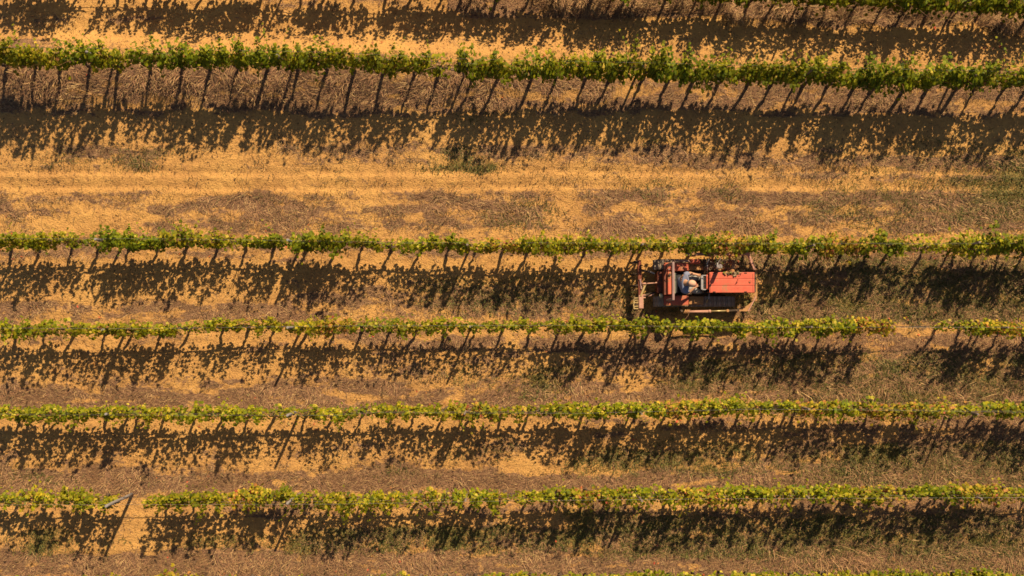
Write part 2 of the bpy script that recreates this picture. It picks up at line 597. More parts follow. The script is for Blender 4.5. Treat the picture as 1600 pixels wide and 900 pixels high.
def blades(name, xs, ys, length, width, lift, cols, mat, dirspread=.9, droop=.35, seed=5):
    n = len(xs)
    z0 = terrain(xs, ys)
    # tufts share a direction
    base = 2 * math.pi * 2.2 * fbm(xs * .8, ys * .8, seed, 3)
    th = base + RNG.normal(0, dirspread, n)
    ln = length[0] + (length[1] - length[0]) * RNG.random(n) ** 1.6
    el = np.radians(lift[0] + (lift[1] - lift[0]) * RNG.random(n) ** 1.5)
    w = width * RNG.uniform(.6, 1.4, n)
    dx, dy = np.cos(th), np.sin(th)
    sx, sy = -dy * w / 2, dx * w / 2
    hx = ln * np.cos(el)
    hz = ln * np.sin(el)
    bend = RNG.normal(0, .075, n) * ln
    mx = xs + dx * hx * .5 - dy * bend
    my = ys + dy * hx * .5 + dx * bend
    mz = z0 + hz * .62 + .012
    tx = xs + dx * hx
    ty = ys + dy * hx
    tz = np.maximum(z0 + hz * (1 - droop) + .008, terrain(tx, ty) + .006)
    mz = np.maximum(mz, terrain(mx, my) + .010)
    V = np.empty((n, 5, 3))
    V[:, 0] = np.stack([xs + sx, ys + sy, z0 - .004], 1)
    V[:, 1] = np.stack([xs - sx, ys - sy, z0 - .004], 1)
    V[:, 2] = np.stack([mx + sx * .9, my + sy * .9, mz], 1)
    V[:, 3] = np.stack([mx - sx * .9, my - sy * .9, mz + w * .3], 1)
    V[:, 4] = np.stack([tx, ty, tz], 1)
    b = np.arange(n) * 5
    q = np.stack([b, b + 1, b + 3, b + 2], 1)
    t = np.stack([b + 2, b + 3, b + 4], 1)
    cols = np.asarray(cols)
    ci = RNG.integers(0, len(cols), n)
    c = cols[ci] * RNG.uniform(.86, 1.42, (n, 1))
    tint = np.repeat(c, 5, axis=0)
    return link(bpy.data.objects.new(name, mesh_np(name, V.reshape(-1, 3), [q, t], mat, tint)))


STRAW = [(.42, .245, .105), (.32, .165, .078), (.25, .130, .066), (.17, .092, .05), (.36, .19, .09), (.50, .315, .135), (.11, .064, .038), (.29, .14, .075)]
xs, ys = scatter(820000, dry_map, .62, thr=.25)
o = blades('dry_grass', xs, ys, (.06, .30), .0068, (2, 34), STRAW, M['straw'], .9)
tag(o, 'brown flattened dry grass lying in mats along the vine rows', 'grass', kind='stuff')


def tall_map(x, y):
    px, py = to_px(x, y)
    v = np.zeros_like(px)
    lim = np.interp(px, [0, 700, 800, 1100, 1600], [-30, -30, 8, 24, 46])
    v = np.where((py < lim) & (py > lim - 46) & (px > 690), 1.3, 0)
    v = v * sstep(.38, .6, fbm(x * 1.3, y * 1.5, 71, 3))
    v = np.maximum(v, .5 * sstep(1150, 1350, px) * sstep(840, 868, py) * sstep(.4, .6, fbm(x * 1.1, y * 1.5, 72, 3)))
    v = np.maximum(v, .25 * sstep(1000, 1300, px) * sstep(590, 612, py) * (1 - sstep(638, 655, py)))
    v = np.maximum(v, .45 * (1 - sstep(700, 800, px)) * sstep(98, 112, py) * (1 - sstep(150, 168, py)) * sstep(.42, .62, fbm(x * 1.2, y * 1.8, 73, 3)))
    return v


xs, ys = scatter(190000, tall_map, .55)
xt, yt = scatter(90000, tall_map, .75, lo=(-1.5, 7.0), hi=(14.6, 9.4))
xs, ys = np.concatenate([xs, xt]), np.concatenate([ys, yt])
o = blades('tall_dry_grass', xs, ys, (.22, .62), .0095, (22, 62), STRAW[:6], M['straw'], .55, .35, 8)
tag(o, 'tufts of tall straw-coloured grass bent over beneath the vines', 'grass', kind='stuff')

def sprig_map(x, y):
    px, py = to_px(x, y)
    v = sstep(205, 230, py) * (1 - sstep(355, 372, py)) * .8
    v = np.maximum(v, .30 * sstep(1050, 1300, px))
    v = np.maximum(v, .22 * sstep(380, 400, py))
    return v * sstep(.46, .58, fbm(x * 2.2, y * 4.4, 83, 4)) * np.clip(dry_map(x, y) + .25, 0, 1)


xs, ys = scatter(260000, sprig_map, .75)
o = blades('dry_sprigs', xs, ys, (.06, .24), .010, (30, 82), [(.12, .085, .04), (.09, .07, .03), (.19, .12, .055), (.14, .115, .045), (.26, .16, .07)], M['straw'], 1.8, .2, 9)
tag(o, 'small upright brown weed sprigs dotted over the wide open alley', 'weeds', kind='stuff')

GREENS = [(.085, .090, .018), (.12, .115, .025), (.06, .070, .015), (.155, .14, .036), (.21, .17, .05), (.11, .085, .028)]
xs, ys = scatter(420000, green_map, .85, thr=.05)
o = blades('green_weeds', xs, ys, (.04, .20), .013, (8, 60), GREENS, M['weed'], 1.6, .3, 12)
tag(o, 'low dull green weeds spreading over the soil between the rows', 'weeds', kind='stuff')


def flecks(name, xs, ys, size, cols, mat, up=.02):
    """Small curled bits lying on the soil (four-cornered, folded down the middle)."""
    n = len(xs)
    z = terrain(xs, ys) + .004
    s = RNG.uniform(size[0], size[1], n)
    th = RNG.uniform(0, 6.283, n)
    c, sn = np.cos(th), np.sin(th)
    V = np.empty((n, 4, 3))
    for k, (u, v, h) in enumerate(((-1, 0, .1), (0, -.62, .9), (1, 0, .25), (0, .62, .9))):
        V[:, k] = np.stack([xs + s * (u * c - v * sn), ys + s * (u * sn + v * c), z + h * up * RNG.uniform(.4, 1.2, n)], 1)
    b = np.arange(n) * 4
    f = np.concatenate([np.stack([b, b + 1, b + 2], 1), np.stack([b, b + 2, b + 3], 1)])
    col = np.asarray(cols)[RNG.integers(0, len(cols), n)] * RNG.uniform(.7, 1.25, (n, 1))
    return link(bpy.data.objects.new(name, mesh_np(name, V.reshape(-1, 3), [f], mat, np.repeat(col, 4, axis=0))))


def clod_map(x, y):
    return np.clip(1.15 - dry_map(x, y), 0, 1) * sstep(.36, .62, fbm(x * 1.4, y * 2.4, 91, 4))


xs, ys = scatter(90000, clod_map, .40)
o = flecks('soil_crumbs', xs, ys, (.008, .030), [(.40, .21, .075), (.30, .155, .06), (.22, .115, .05), (.16, .09, .045)], M['litter'], .03)
tag(o, 'dry soil crumbs and bits of twig on the bare orange ground', 'soil crumbs', kind='stuff')


def leaf_map(x, y):
    px, py = to_px(x, y)
    v = np.zeros_like(px)
    for yy in (88, 395, 520, 652, 785, 895):
        v = np.maximum(v, np.exp(-((py - yy) / 30) ** 2))
    return v * sstep(.5, .7, fbm(x * .9, y * 1.2, 95, 3))


xs, ys = scatter(9000, leaf_map, .55)
o = flecks('fallen_leaves', xs, ys, (.025, .05), [(.45, .14, .05), (.5, .22, .07), (.40, .28, .10), (.28, .12, .06), (.55, .10, .05)], M['litter'], .04)
tag(o, 'scattered rusty fallen vine leaves under the rows', 'fallen leaves', kind='stuff')


# ------------------------------------------------------------------ vines
LEAF_OUT = [(0, -.10), (.20, -.30), (.42, -.22), (.36, .02), (.56, .22), (.34, .30), (.30, .52), (.12, .46), (0, .68),
            (-.12, .46), (-.30, .52), (-.34, .30), (-.56, .22), (-.36, .02), (-.42, -.22), (-.20, -.30)]
LEAF_FAN = np.array([(0, .08, .0)] + [(x, y, -.22 * (abs(x) ** 1.2) - .12 * max(y - .2, 0)) for x, y in LEAF_OUT])
GREEN_SET = [((.118, .140, .003), .46), ((.180, .186, .004), .29), ((.27, .240, .007), .18), ((.065, .085, .008), .05), ((.44, .33, .05), .04), ((.32, .14, .05), .01)]
TURN_SET = [((.142, .160, .003), .40), ((.235, .222, .005), .30), ((.34, .275, .010), .17), ((.48, .36, .05), .09), ((.075, .10, .012), .05), ((.34, .17, .06), .03)]
YELLOW_SET = [((.19, .18, .008), .34), ((.33, .25, .014), .28), ((.47, .32, .035), .14), ((.44, .19, .05), .10), ((.40, .10, .05), .05), ((.12, .13, .012), .09)]


def foliage_mesh(seed, palette, dens=1.0, top=1.72, gap=0.0, flop=.5):
    r = np.random.default_rng(seed)
    pos, nrm, siz = [], [], []
    cn = lambda: float(np.clip(r.normal(), -1.5, 1.5))
    nsh = 9
    for s in range(nsh):
        if r.random() < gap:
            continue
        x0 = -.42 + .84 * (s + r.uniform(.1, .9)) / nsh
        tp = top * r.uniform(.74, 1.06)
        yd = r.normal(0, .085)
        xd = r.normal(0, .10)
        sd = 1 if r.random() < .5 else -1
        fl = r.random() < flop
        nn = int((tp - .66) / .0265 * dens)
        for k in range(nn):
            t = (k + r.random()) / nn
            z = .66 + (tp - .66) * t
            y = yd * t + (sd * .15 * max(t - .6, 0) / .4 if fl else 0)
            if fl and t > .8: z -= .14 * (t - .8) / .2
            x = x0 + xd * t
            spread = .054 + .034 * math.sin(math.pi * min(t * 1.2, 1))
            pos.append((x + spread * .78 * cn(), y + spread * cn(), z + .035 * cn()))
            siz.append(r.uniform(.055, .118) * (1 - .25 * t * t))
            if r.random() < .55 * dens:                       # laterals make the wall thicker low down
                pos.append((x + .085 * cn(), y + .092 * cn(), .62 + (z - .60) * r.random() ** .8))
                siz.append(r.uniform(.05, .10))
    for s in range(2):                                       # a few long shoots break the outline
        if r.random() < .75:
            x0, sd, tp = r.uniform(-.4, .4), r.choice((-1, 1)), top * r.uniform(1.02, 1.2)
            out, dx = r.uniform(.1, .42), r.normal(0, .25)
            for k in range(16):
                t = (k + r.random()) / 16
                pos.append((x0 + dx * t * t, sd * out * t ** 1.6 + r.normal(0, .025), .9 + (tp - .9) * math.sin(t * 1.9) + r.normal(0, .02)))
                siz.append(r.uniform(.05, .095) * (1 - .4 * t))
    n = len(pos)
    pos = np.array(pos)
    siz = np.array(siz)
    side = np.sign(pos[:, 1] + r.normal(0, .05, n))
    nr = np.stack([r.normal(0, .45, n), side * .55 + r.normal(0, .40, n), .75 + r.normal(0, .42, n)], 1)
    nr /= np.linalg.norm(nr, axis=1)[:, None]
    tip = np.stack([r.normal(0, .7, n), side * .6 + r.normal(0, .5, n), -.8 + r.normal(0, .4, n)], 1)
    tip -= nr * (tip * nr).sum(1)[:, None]
    tip /= np.linalg.norm(tip, axis=1)[:, None] + 1e-9
    bi = np.cross(tip, nr)
    K = len(LEAF_FAN)
    V = (pos[:, None, :] + siz[:, None, None] * (LEAF_FAN[None, :, 0:1] * bi[:, None, :] + LEAF_FAN[None, :, 1:2] * tip[:, None, :]
         + LEAF_FAN[None, :, 2:3] * nr[:, None, :] * r.uniform(.3, 2.0, (n, 1, 1))))
    b = np.arange(n) * K
    f = np.concatenate([np.stack([b, b + 1 + k, b + 1 + (k + 1) % (K - 1)], 1) for k in range(K - 1)])
    cols = np.array([c for c, w in palette])
    ws = np.array([w for c, w in palette])
    ci = r.choice(len(cols), n, p=ws / ws.sum())
    c = cols[ci] * r.uniform(.78, 1.22, (n, 1))
    return mesh_np('foliage', V.reshape(-1, 3), [f], M['leaf'], np.repeat(c, K, axis=0))


def trunk_mesh(seed):
    r = random.Random(seed)
    mb = MB()
    x = y = 0
    pts, rs = [], []
    lean = r.uniform(-.06, .10)
    for i in range(7):
        t = i / 6
        pts.append((lean * t + (r.uniform(-.028, .028) if 0 < i else 0), r.uniform(-.024, .024) if i else 0, -.06 + .80 * t))
        rs.append(.040 * (1.25 - .45 * t) * r.uniform(.86, 1.18) + (.014 if i == 6 else 0))
    mb.tube(pts, rs, 7)
    tx, ty, tz = pts[-1]
    mb.tube([(tx - .03, ty, tz - .03), (tx + .01, ty, tz + .03), (tx + .05, ty + .01, tz)], [.02, .034, .02], 6)
    return mb.mesh('trunk', M['bark']), (tx, ty, tz)


def cordon_mesh(seed, head):
    r = random.Random(seed)
    mb = MB()
    for s in (-1, 1):
        pts = [(head[0], head[1], head[2] - .02)]
        for k in range(1, 5):
            pts.append((head[0] * (1 - k / 4) + s * .37 * k / 4, r.uniform(-.02, .02), .75 + r.uniform(-.02, .025)))
        mb.tube(pts, [.026, .021, .019, .016, .011], 6)
    return mb.mesh('cordon', M['bark'])


def cane_mesh(seed, top=1.65):
    r = random.Random(seed)
    mb = MB()
    for k in range(7):
        x = -.38 + .76 * (k + r.random()) / 7
        y1 = r.gauss(0, .08)
        tp = top * r.uniform(.7, 1.0)
        pts = [(x, 0, .75), (x + r.gauss(0, .03), y1 * .4, .95), (x + r.gauss(0, .06), y1, (.95 + tp) / 2), (x + r.gauss(0, .10), y1 * 1.8 + r.gauss(0, .05), tp)]
        mb.tube(pts, [.006, .0055, .0045, .003], 4)
    if r.random() < .6:                                      # a long cane hanging out over the alley
        x = r.uniform(-.3, .3)
        s = r.choice((-1, -1, 1))
        mb.tube([(x, 0, .8), (x + .05, s * .12, 1.05), (x + .16, s * .3, 1.1), (x + .25, s * .48, .85)], [.007, .006, .005, .003], 4)
    return mb.mesh('canes', M['cane'])


TR = [trunk_mesh(100 + i) for i in range(8)]
CO = [cordon_mesh(200 + i, TR[i][1]) for i in range(8)]
CA = [cane_mesh(300 + i) for i in range(8)]
FOL = {
    'green': [foliage_mesh(400 + i, GREEN_SET, (.95, 1.1, .85, 1.0)[i % 4], (1.84, 1.95, 1.74, 1.88)[i % 4], .03) for i in range(8)],
    'turning': [foliage_mesh(500 + i, TURN_SET, (.78, .95, .62, .85)[i % 4], (1.80, 1.92, 1.70, 1.84)[i % 4], (.06, .14, .22)[i % 3]) for i in range(12)],
    'yellow': [foliage_mesh(600 + i, YELLOW_SET, .85, 1.75, .08) for i in range(4)],
    'sparse': [foliage_mesh(700 + i, TURN_SET, .5, 1.6, .2) for i in range(4)],
}
ADJ = {'green': 'leafy dark green', 'turning': 'green and yellow', 'yellow': 'mostly yellowing', 'sparse': 'thin sparse'}

# rows: line of the hose shadow in the photo -> foot of the row; then the trunks and stakes seen along it
ROWS = [
    dict(key='A', where='the topmost row', base=[(0, -27), (540, -17), (1000, -1), (1300, 14), (1600, 27)], kind='green', sz=1.0,
         vines=[-20, 20, 69, 115, 168, 213, 258, 305, 353, 395, 459, 494, 537, 587, 628, 675, 722, 763, 812, 854, 903, 937, 975, 1023, 1067, 1107, 1151, 1188, 1240, 1269, 1310, 1354, 1392, 1428, 1468, 1507, 1546, 1585, 1628],
         posts=[157, 430, 707, 960, 1225, 1465]),
    dict(key='B', where='the second row from the top', base=[(0, 104), (300, 107), (540, 112), (750, 122), (1000, 127), (1300, 135), (1600, 141)], kind='green', sz=1.10,
         vines=[-8, 37, 78, 125, 170, 219, 268, 310, 354, 402, 450, 493, 537, 582, 631, 668, 722, 761, 810, 849, 894, 935, 985, 1023, 1062, 1104, 1149, 1188, 1235, 1276, 1315, 1347, 1392, 1430, 1472, 1502, 1549, 1586, 1628],
         posts=[159, 440, 707, 972, 1222, 1462]),
    dict(key='C', where='the row just above the tractor', base=[(0, 382), (300, 382), (540, 386), (700, 388), (1300, 389), (1600, 389)], kind='turning', sz=1.0,
         vines=[3, 46, 96, 140, 187, 230, 278, 326, 368, 410, 462, 508, 547, 596, 643, 682, 728, 770, 810, 852, 898, 938, 986, 1020, 1062, 1104, 1146, 1190, 1234, 1266, 1301, 1337, 1370, 1425, 1474, 1509, 1543, 1583, 1625],
         posts=[174, 452, 716, 975, 1224, 1465]),
    dict(key='D', where='the row just below the tractor', base=[(0, 513), (260, 514), (540, 510), (900, 509), (1150, 512), (1500, 512), (1600, 513)], kind='turning', sz=.98,
         vines=[10, 54, 101, 148, 192, 238, 280, 329, 370, 413, 464, 506, 550, 594, 638, 678, 729, 771, 810, 857, 898, 937, 992, 1032, 1070, 1104, 1141, 1185, 1232, 1269, 1322, 1446, 1480, 1514, 1543, 1586, 1625],
         posts=[180, 454, 719, 975, 1222, 1505]),
    dict(key='E', where='the second row below the tractor', base=[(0, 640), (540, 641), (600, 637), (900, 638), (1150, 632), (1300, 633), (1600, 637)], kind='turning', sz=.98,
         vines=[-22, 20, 61, 106, 150, 199, 245, 290, 334, 375, 415, 463, 503, 554, 599, 635, 680, 724, 770, 810, 857, 898, 935, 982, 1026, 1063, 1104, 1144, 1178, 1228, 1262, 1306, 1340, 1387, 1425, 1470, 1509, 1546, 1590, 1628],
         posts=[187, 452, 712, 970, 1215, 1465]),
    dict(key='F', where='the third row below the tractor', base=[(0, 772), (540, 771), (800, 766), (1100, 763), (1600, 761)], kind='turning', sz=1.0,
         vines=[-22, 18, 59, 108, 154, 252, 292, 329, 378, 417, 462, 506, 557, 599, 640, 680, 724, 770, 812, 855, 897, 935, 982, 1026, 1063, 1104, 1144, 1178, 1228, 1262, 1306, 1340, 1387, 1425, 1470, 1509, 1546, 1590, 1628],
         posts=[189, 452, 712, 970, 1215, 1470]),
    dict(key='G', where='the bottom row', base=[(0, 902), (540, 899), (1100, 894), (1600, 893)], kind='turning', sz=.96,
         vines=[18, 62, 111, 157, 205, 250, 290, 335, 378, 420, 462, 506, 557, 599, 640, 680, 724, 770, 812, 855, 897, 935, 982, 1026, 1063, 1104, 1144, 1178, 1228, 1262, 1306, 1340, 1387, 1425, 1470, 1509, 1546, 1590],
         posts=[189, 452, 712, 970, 1215, 1470]),
]
SHIFT = 18        # a trunk's foot lies this far to the right of where its hose-height shadow falls

ORD = ['first', 'second', 'third', 'fourth', 'fifth', 'sixth', 'seventh', 'eighth', 'ninth', 'tenth', 'eleventh', 'twelfth', 'thirteenth', 'fourteenth',
       'fifteenth', 'sixteenth', 'seventeenth', 'eighteenth', 'nineteenth', 'twentieth']


def ordinal(i, n):
    if i < (n + 1) // 2:
        return ('leftmost' if i == 0 else ORD[i] + ' from the left')
    j = n - 1 - i
    return ('rightmost' if j == 0 else ORD[j] + ' from the right')


def base_y(row, px):
    return float(np.interp(px, [p[0] for p in row['base']], [p[1] for p in row['base']]))


SPECIAL = {('D', 1322): 'yellow', ('D', 1269): 'turning', ('D', 1446): 'sparse', ('D', 810): 'sparse', ('D', 638): 'sparse', ('E', 1387): 'yellow', ('E', 1425): 'yellow', ('E', 1470): 'sparse',
           ('E', 1509): 'sparse', ('F', 1546): 'sparse', ('F', 1590): 'sparse', ('F', 1509): 'yellow', ('C', 1425): 'sparse', ('C', 368): 'sparse', ('B', 668): 'sparse', ('A', 115): 'sparse', ('A', 168): 'sparse', ('A', 459): 'sparse',
           ('E', 1340): 'yellow', ('D', 1514): 'yellow', ('D', 1586): 'yellow', ('A', 587): 'sparse', ('F', 252): 'turning', ('D', 550): 'sparse', ('D', 594): 'sparse', ('E', 554): 'sparse', ('F', 18): 'turning'}
vine_group = {r['key']: 'grapevines in ' + r['where'] for r in ROWS}
for row in ROWS:
    spots = [(x, x + SHIFT) for x in row['vines']]
    inview = [s for s in spots if -12 <= s[1] <= 1612]
    for (sxp, bx) in spots:
        rr = random.Random(ord(row['key']) * 7919 + sxp)
        p = ground_at(bx, base_y(row, bx))
        slope = (base_y(row, bx + 60) - base_y(row, bx - 60)) / 120
        k = SPECIAL.get((row['key'], sxp))
        if k is None:
            k = row['kind']
            if row['key'] in 'CDEFG':
                if rr.random() < .10: k = 'yellow'
                elif rr.random() < .10: k = 'sparse'
                elif row['key'] == 'C' and rr.random() < .35: k = 'green'
            elif rr.random() < .12: k = 'turning'
            if row['key'] == 'A' and sxp < 640 and rr.random() < .5: k = rr.choice(('sparse', 'turning'))
        flip = rr.random() < .5
        v = empty('grapevine', p)
        lean = float(np.interp(bx, [0, 300, 900, 1500], [.15, .12, .03, -.03])) + rr.gauss(0, .05)
        v.rotation_euler = (rr.gauss(0, .03), -lean if flip else lean, -math.atan(slope) + (math.pi if flip else 0) + rr.uniform(-.05, .05))
        v.scale = (rr.uniform(.96, 1.14), rr.uniform(.75, 1.25) * {'A': 1.3, 'B': 1.3, 'C': 1.12}.get(row['key'], 1.02), row['sz'] * rr.uniform(.88, 1.07))
        if (sxp, bx) in inview:
            i = inview.index((sxp, bx))
            lab = f"{ADJ[k]} grapevine, {ordinal(i, len(inview))} in {row['where']}"
        else:
            lab = f"{ADJ[k]} grapevine outside the {'left' if bx < 800 else 'right'} edge in {row['where']}"
        tag(v, lab, 'grapevine', vine_group[row['key']])
        ti = rr.randrange(8)
        link(bpy.data.objects.new('trunk', TR[ti][0]), v)
        link(bpy.data.objects.new('cordon', CO[ti]), v)
        tag(link(bpy.data.objects.new('canes', CA[rr.randrange(8)]), v), kind='stuff')
        fo = link(bpy.data.objects.new('foliage', rr.choice(FOL[k])), v)
        g = rr.uniform(.85, 1.15)
        fo.color = (g * rr.uniform(.92, 1.1), g, g * .95, 1)
        tag(fo, kind='stuff')

# ------------------------------------------------------------------ stakes, hoses and wires
STH = 1.64


def stake_mesh(seed, mat, r0):
    r = random.Random(seed)
    mb = MB()
    t = bmesh.new()
    mb.tube([(0, 0, -.2), (.004, .003, .5), (-.003, .004, 1.1), (.003, 0, STH - .02), (.003, 0, STH)], [r0 * 1.05, r0, r0 * .97, r0 * .93, r0 * .8], 9)
    t.free()
    me = mb.mesh('stake', mat)
    return me


STAKES = [stake_mesh(1, M['post'], .027), stake_mesh(2, M['postgrey'], .036), stake_mesh(3, M['post'], .031)]
wire_clip = MB().box((-.012, -.05, .735), (.012, .05, .765)).mesh('wire_clip', M['wire'])
for row in ROWS:
    spots = [x + SHIFT for x in row['posts']]
    for i, bx in enumerate(spots):
        p = ground_at(bx, base_y(row, bx))
        rr = random.Random(bx * 31 + ord(row['key']))
        grey = row['key'] in 'BCDEF' and i < 2
        big = row['key'] == 'F' and i == 0
        s = empty('trellis_post', p, rr.uniform(0, 6.28))
        s.rotation_euler = (rr.uniform(-.03, .03), rr.uniform(-.03, .03), rr.uniform(0, 6.28))
        if big: s.scale = (1.15, 1.15, 1.06)
        tag(s, f"{'grey weathered' if grey or big else 'brown'} wooden trellis post, {ordinal(i, len(spots))} in {row['where']}", 'post', 'trellis posts in ' + row['where'])
        link(bpy.data.objects.new('stake', STAKES[1 if grey or big else rr.choice((0, 2))]), s)
        link(bpy.data.objects.new('wire_clip', wire_clip), s)

for row in ROWS:
    rr = random.Random(ord(row['key']))
    # drip hose sags a little between the vines
    for nm, hh, r0, mat, lab, cat in (('drip_hose', .70, .0085, 'hose', 'black drip hose at knee height along', 'hose'),
                                      ('trellis_wire', .765, .0025, 'wire', 'low trellis wire under the vine arms along', 'wire'),
                                      ('trellis_wire', 1.22, .003, 'wire', 'middle trellis wire at chest height along', 'wire'),
                                      ('trellis_wire', 1.60, .0035, 'wire', 'top trellis wire at post height along', 'wire')):
        mb = MB()
        pts = []
        for px in range(-60, 1661, 22):
            g = ground_at(px, base_y(row, px))
            sag = .018 * math.sin(px * .139) + rr.uniform(-.012, .012) if nm == 'drip_hose' else 0
            pts.append((g.x, g.y + (.03 if nm == 'drip_hose' else (.0 if hh < 1 else .012)) + (rr.uniform(-.012, .012) if nm == 'drip_hose' else 0), g.z * (1 if nm == 'drip_hose' else .97) + hh * (row['sz'] if row['sz'] > 1.05 else 1) + sag))
        mb.tube(pts, r0 if nm == 'drip_hose' else r0 * .7, 6 if nm == 'drip_hose' else 4)
        o0 = pts[0]
        o = mb.build(nm, M[mat], None, o0)
        o.location = o0
        tag(o, lab + ' ' + row['where'], cat, 'hoses and wires of the trellis')

# ------------------------------------------------------------------ the crawler tractor
T0 = Vector((P(1085, 441).x, P(1085, 441).y, 0.0))
T0.z = float(terrain(np.array([T0.x]), np.array([T0.y]))[0])
tractor = empty('crawler_tractor', T0)
tag(tractor, 'faded red crawler tractor with steel tracks working between two vine rows', 'tractor')


def pbox(mb, px0, px1, py0, py1, z0, z1, bevel=.01, seg=2):
    a, b = P(px0, py1, z1), P(px1, py0, z1)
    mb.box((a.x, a.y, z0), (b.x, b.y, z1), bevel, seg)
    return mb


def part(name, mb, mat, parent=None):
    par = parent or tractor
    return mb.build(name, M[mat], par, T0)


GZ = T0.z
# tracks: a belt of shoes round sprocket, idler and rollers
TX0, TX1 = P(1025, 441, .6).x, P(1150, 441, .6).x


def belt(x0, x1, ra, rb, zc_a, zc_b, n):
    """n places along a stadium-like loop: (x, z, angle)."""
    path = []
    top = [(x0 + ra, zc_a + ra), (x1 - rb, zc_b + rb)]
    for k in range(41):
        t = k / 40
        path.append((top[0][0] + (top[1][0] - top[0][0]) * t, top[0][1] + (top[1][1] - top[0][1]) * t - .018 * math.sin(math.pi * t)))
    for k in range(1, 24):
        a = math.pi / 2 - math.pi * k / 24
        path.append((x1 - rb + rb * math.cos(a), zc_b + rb * math.sin(a)))
    for k in range(41):
        t = k / 40
        path.append((x1 - rb + (x0 + ra - x1 + rb) * t, zc_b - rb + (zc_a - ra - zc_b + rb) * t))
    for k in range(1, 24):
        a = -math.pi / 2 - math.pi * k / 24
        path.append((x0 + ra + ra * math.cos(a), zc_a + ra * math.sin(a)))
    path.append(path[0])
    seg = [math.dist(path[i], path[i + 1]) for i in range(len(path) - 1)]
    tot = sum(seg)
    out = []
    for k in range(n):
        d = tot * k / n
        i = 0
        while d > seg[i]:
            d -= seg[i]
            i += 1
        (xa, za), (xb, zb) = path[i], path[i + 1]
        t = d / seg[i]
        out.append((xa + (xb - xa) * t, za + (zb - za) * t, math.atan2(zb - za, xb - xa)))
    return out, tot / n


for yc in (P(1085, 412.8, .6).y, P(1085, 471, .6).y):
    W = .268
    ra, rb = .305, .275
    places, pitch = belt(TX0, TX1, ra, rb, ra + .02 + GZ, rb + .02 + GZ, 40)
    cb = MB()
    pts = [(x, yc, z) for x, z, a in places]
    for off in (-.045, .045):
        inner = []
        for (x, z, a) in places:
            inner.append(Vector((x + math.sin(a) * .028, yc + off, z - math.cos(a) * .028)))
        cb.tube(inner + [inner[0]], .018, 6)
    trk = part('track', cb, 'dark')
    sm = MB().box((-pitch * .47, -W / 2, -.014), (pitch * .47, W / 2, .010), .004, 1).box((-.012, -W / 2 + .004, .008), (.010, W / 2 - .004, .040), .004, 1)
    sme = sm.mesh('track_shoe', M['track'])
    for x, z, a in places:
        so = link(bpy.data.objects.new('track_shoe', sme), trk)
        so.location = Vector((x, yc, z)) - T0
        so.rotation_euler = (0, -a, 0)
        if math.cos(a) > .2 or True:
            # grouser ribs face outwards on the whole loop
            so.rotation_euler = (0, -a, 0)
    for (cx, cz, r, nm) in ((TX0 + ra, ra + .02 + GZ, ra - .06, 'sprocket'), (TX1 - rb, rb + .02 + GZ, rb - .05, 'idler')):
        wm = MB()
        wm.tube([(cx, yc - .03, cz), (cx, yc + .03, cz)], r, 24)
        wm.tube([(cx, yc - .08, cz), (cx, yc + .08, cz)], r * .35, 14)
        part(nm, wm, 'dark', trk)
    for k in range(4):
        cx = TX0 + ra + .12 + k * (TX1 - TX0 - ra - rb - .24) / 3
        part('roller', MB().tube([(cx, yc - .07, .12 + GZ), (cx, yc + .07, .12 + GZ)], .085, 14), 'dark', trk)
    fr = MB().box((TX0 + ra, yc - .05, .20 + GZ), (TX1 - rb, yc + .05, .38 + GZ), .02)
    part('track_frame', fr, 'rust', trk)

# chassis and engine
part('transmission', pbox(MB(), 1030, 1110, 423, 459, .22, .52, .03), 'dark')
part('engine_block', pbox(MB(), 1100, 1172, 430, 452, .25, .74, .03), 'dark')
part('floor_plate', pbox(MB(), 1058, 1106, 424, 460, .50, .53, .005), 'dark')

# hood: three long panels, side sheets, nose
HZ = 1.16
for (y0, y1, dz) in ((425.3, 435.45, -.004), (435.6, 446.1, 0), (446.25, 457.3, -.004)):
    part('hood_panel', pbox(MB(), 1108.5, 1179, y0, y1, HZ - .05, HZ + dz, .012, 2), 'red')
sb = MB()
a, b = P(1109.5, 456.6, HZ), P(1178.5, 426, HZ)
sb.box((a.x, a.y, .74), (b.x, a.y + .02, HZ - .04), .004, 1)
sb.box((a.x, b.y - .02, .74), (b.x, b.y, HZ - .04), .004, 1)
part('hood_side', sb, 'red')
part('seam_rail', pbox(MB(), 1109, 1178, 426.2, 456.4, HZ - .07, HZ - .03, .004, 1), 'dark')
nose = part('radiator_grille', pbox(MB(), 1178.6, 1180.6, 426, 456.6, .52, HZ - .03, .008), 'dark')
gb = MB()
for k in range(7):
    q = P(1181, 428.5 + k * 4.2, HZ)
    gb.beam((q.x + .012, q.y, .56), (q.x + .012, q.y, HZ - .07), .02, .012, .002)
part('grille_bar', gb, 'dark', nose)
for xx, yy in ((1116, 426.6), (1165, 426.6), (1116, 456), (1165, 456)):
    q = P(xx, yy, HZ)
    part('hood_latch', MB().box((q.x - .035, q.y - .012, HZ - .05), (q.x + .035, q.y + .012, HZ + .008), .004, 1), 'dark')
for xx in (1110.4, 1176.5):
    q, q2 = P(xx, 427.5, HZ), P(xx, 455.5, HZ)
    part('hood_strap', MB().box((q.x - .008, q2.y, HZ - .02), (q.x + .008, q.y, HZ + .004), .002, 1), 'redwear')
part('side_tank', pbox(MB(), 1079, 1094, 404.5, 412, .64, .84, .03, 3), 'redwear')
part('battery_box', pbox(MB(), 1100, 1110, 405, 416, .64, .80, .015), 'dark')
part('filter_pot', MB().tube([P(1125, 416, .62), P(1125, 416, .86)], .06, 14), 'greyframe')
part('far_fender_rail', MB().tube([P(1053, 407.5, .84), P(1076, 407.5, .84), P(1079, 411, .80)], .016, 8), 'mauve')
cap = P(1172, 441, HZ)
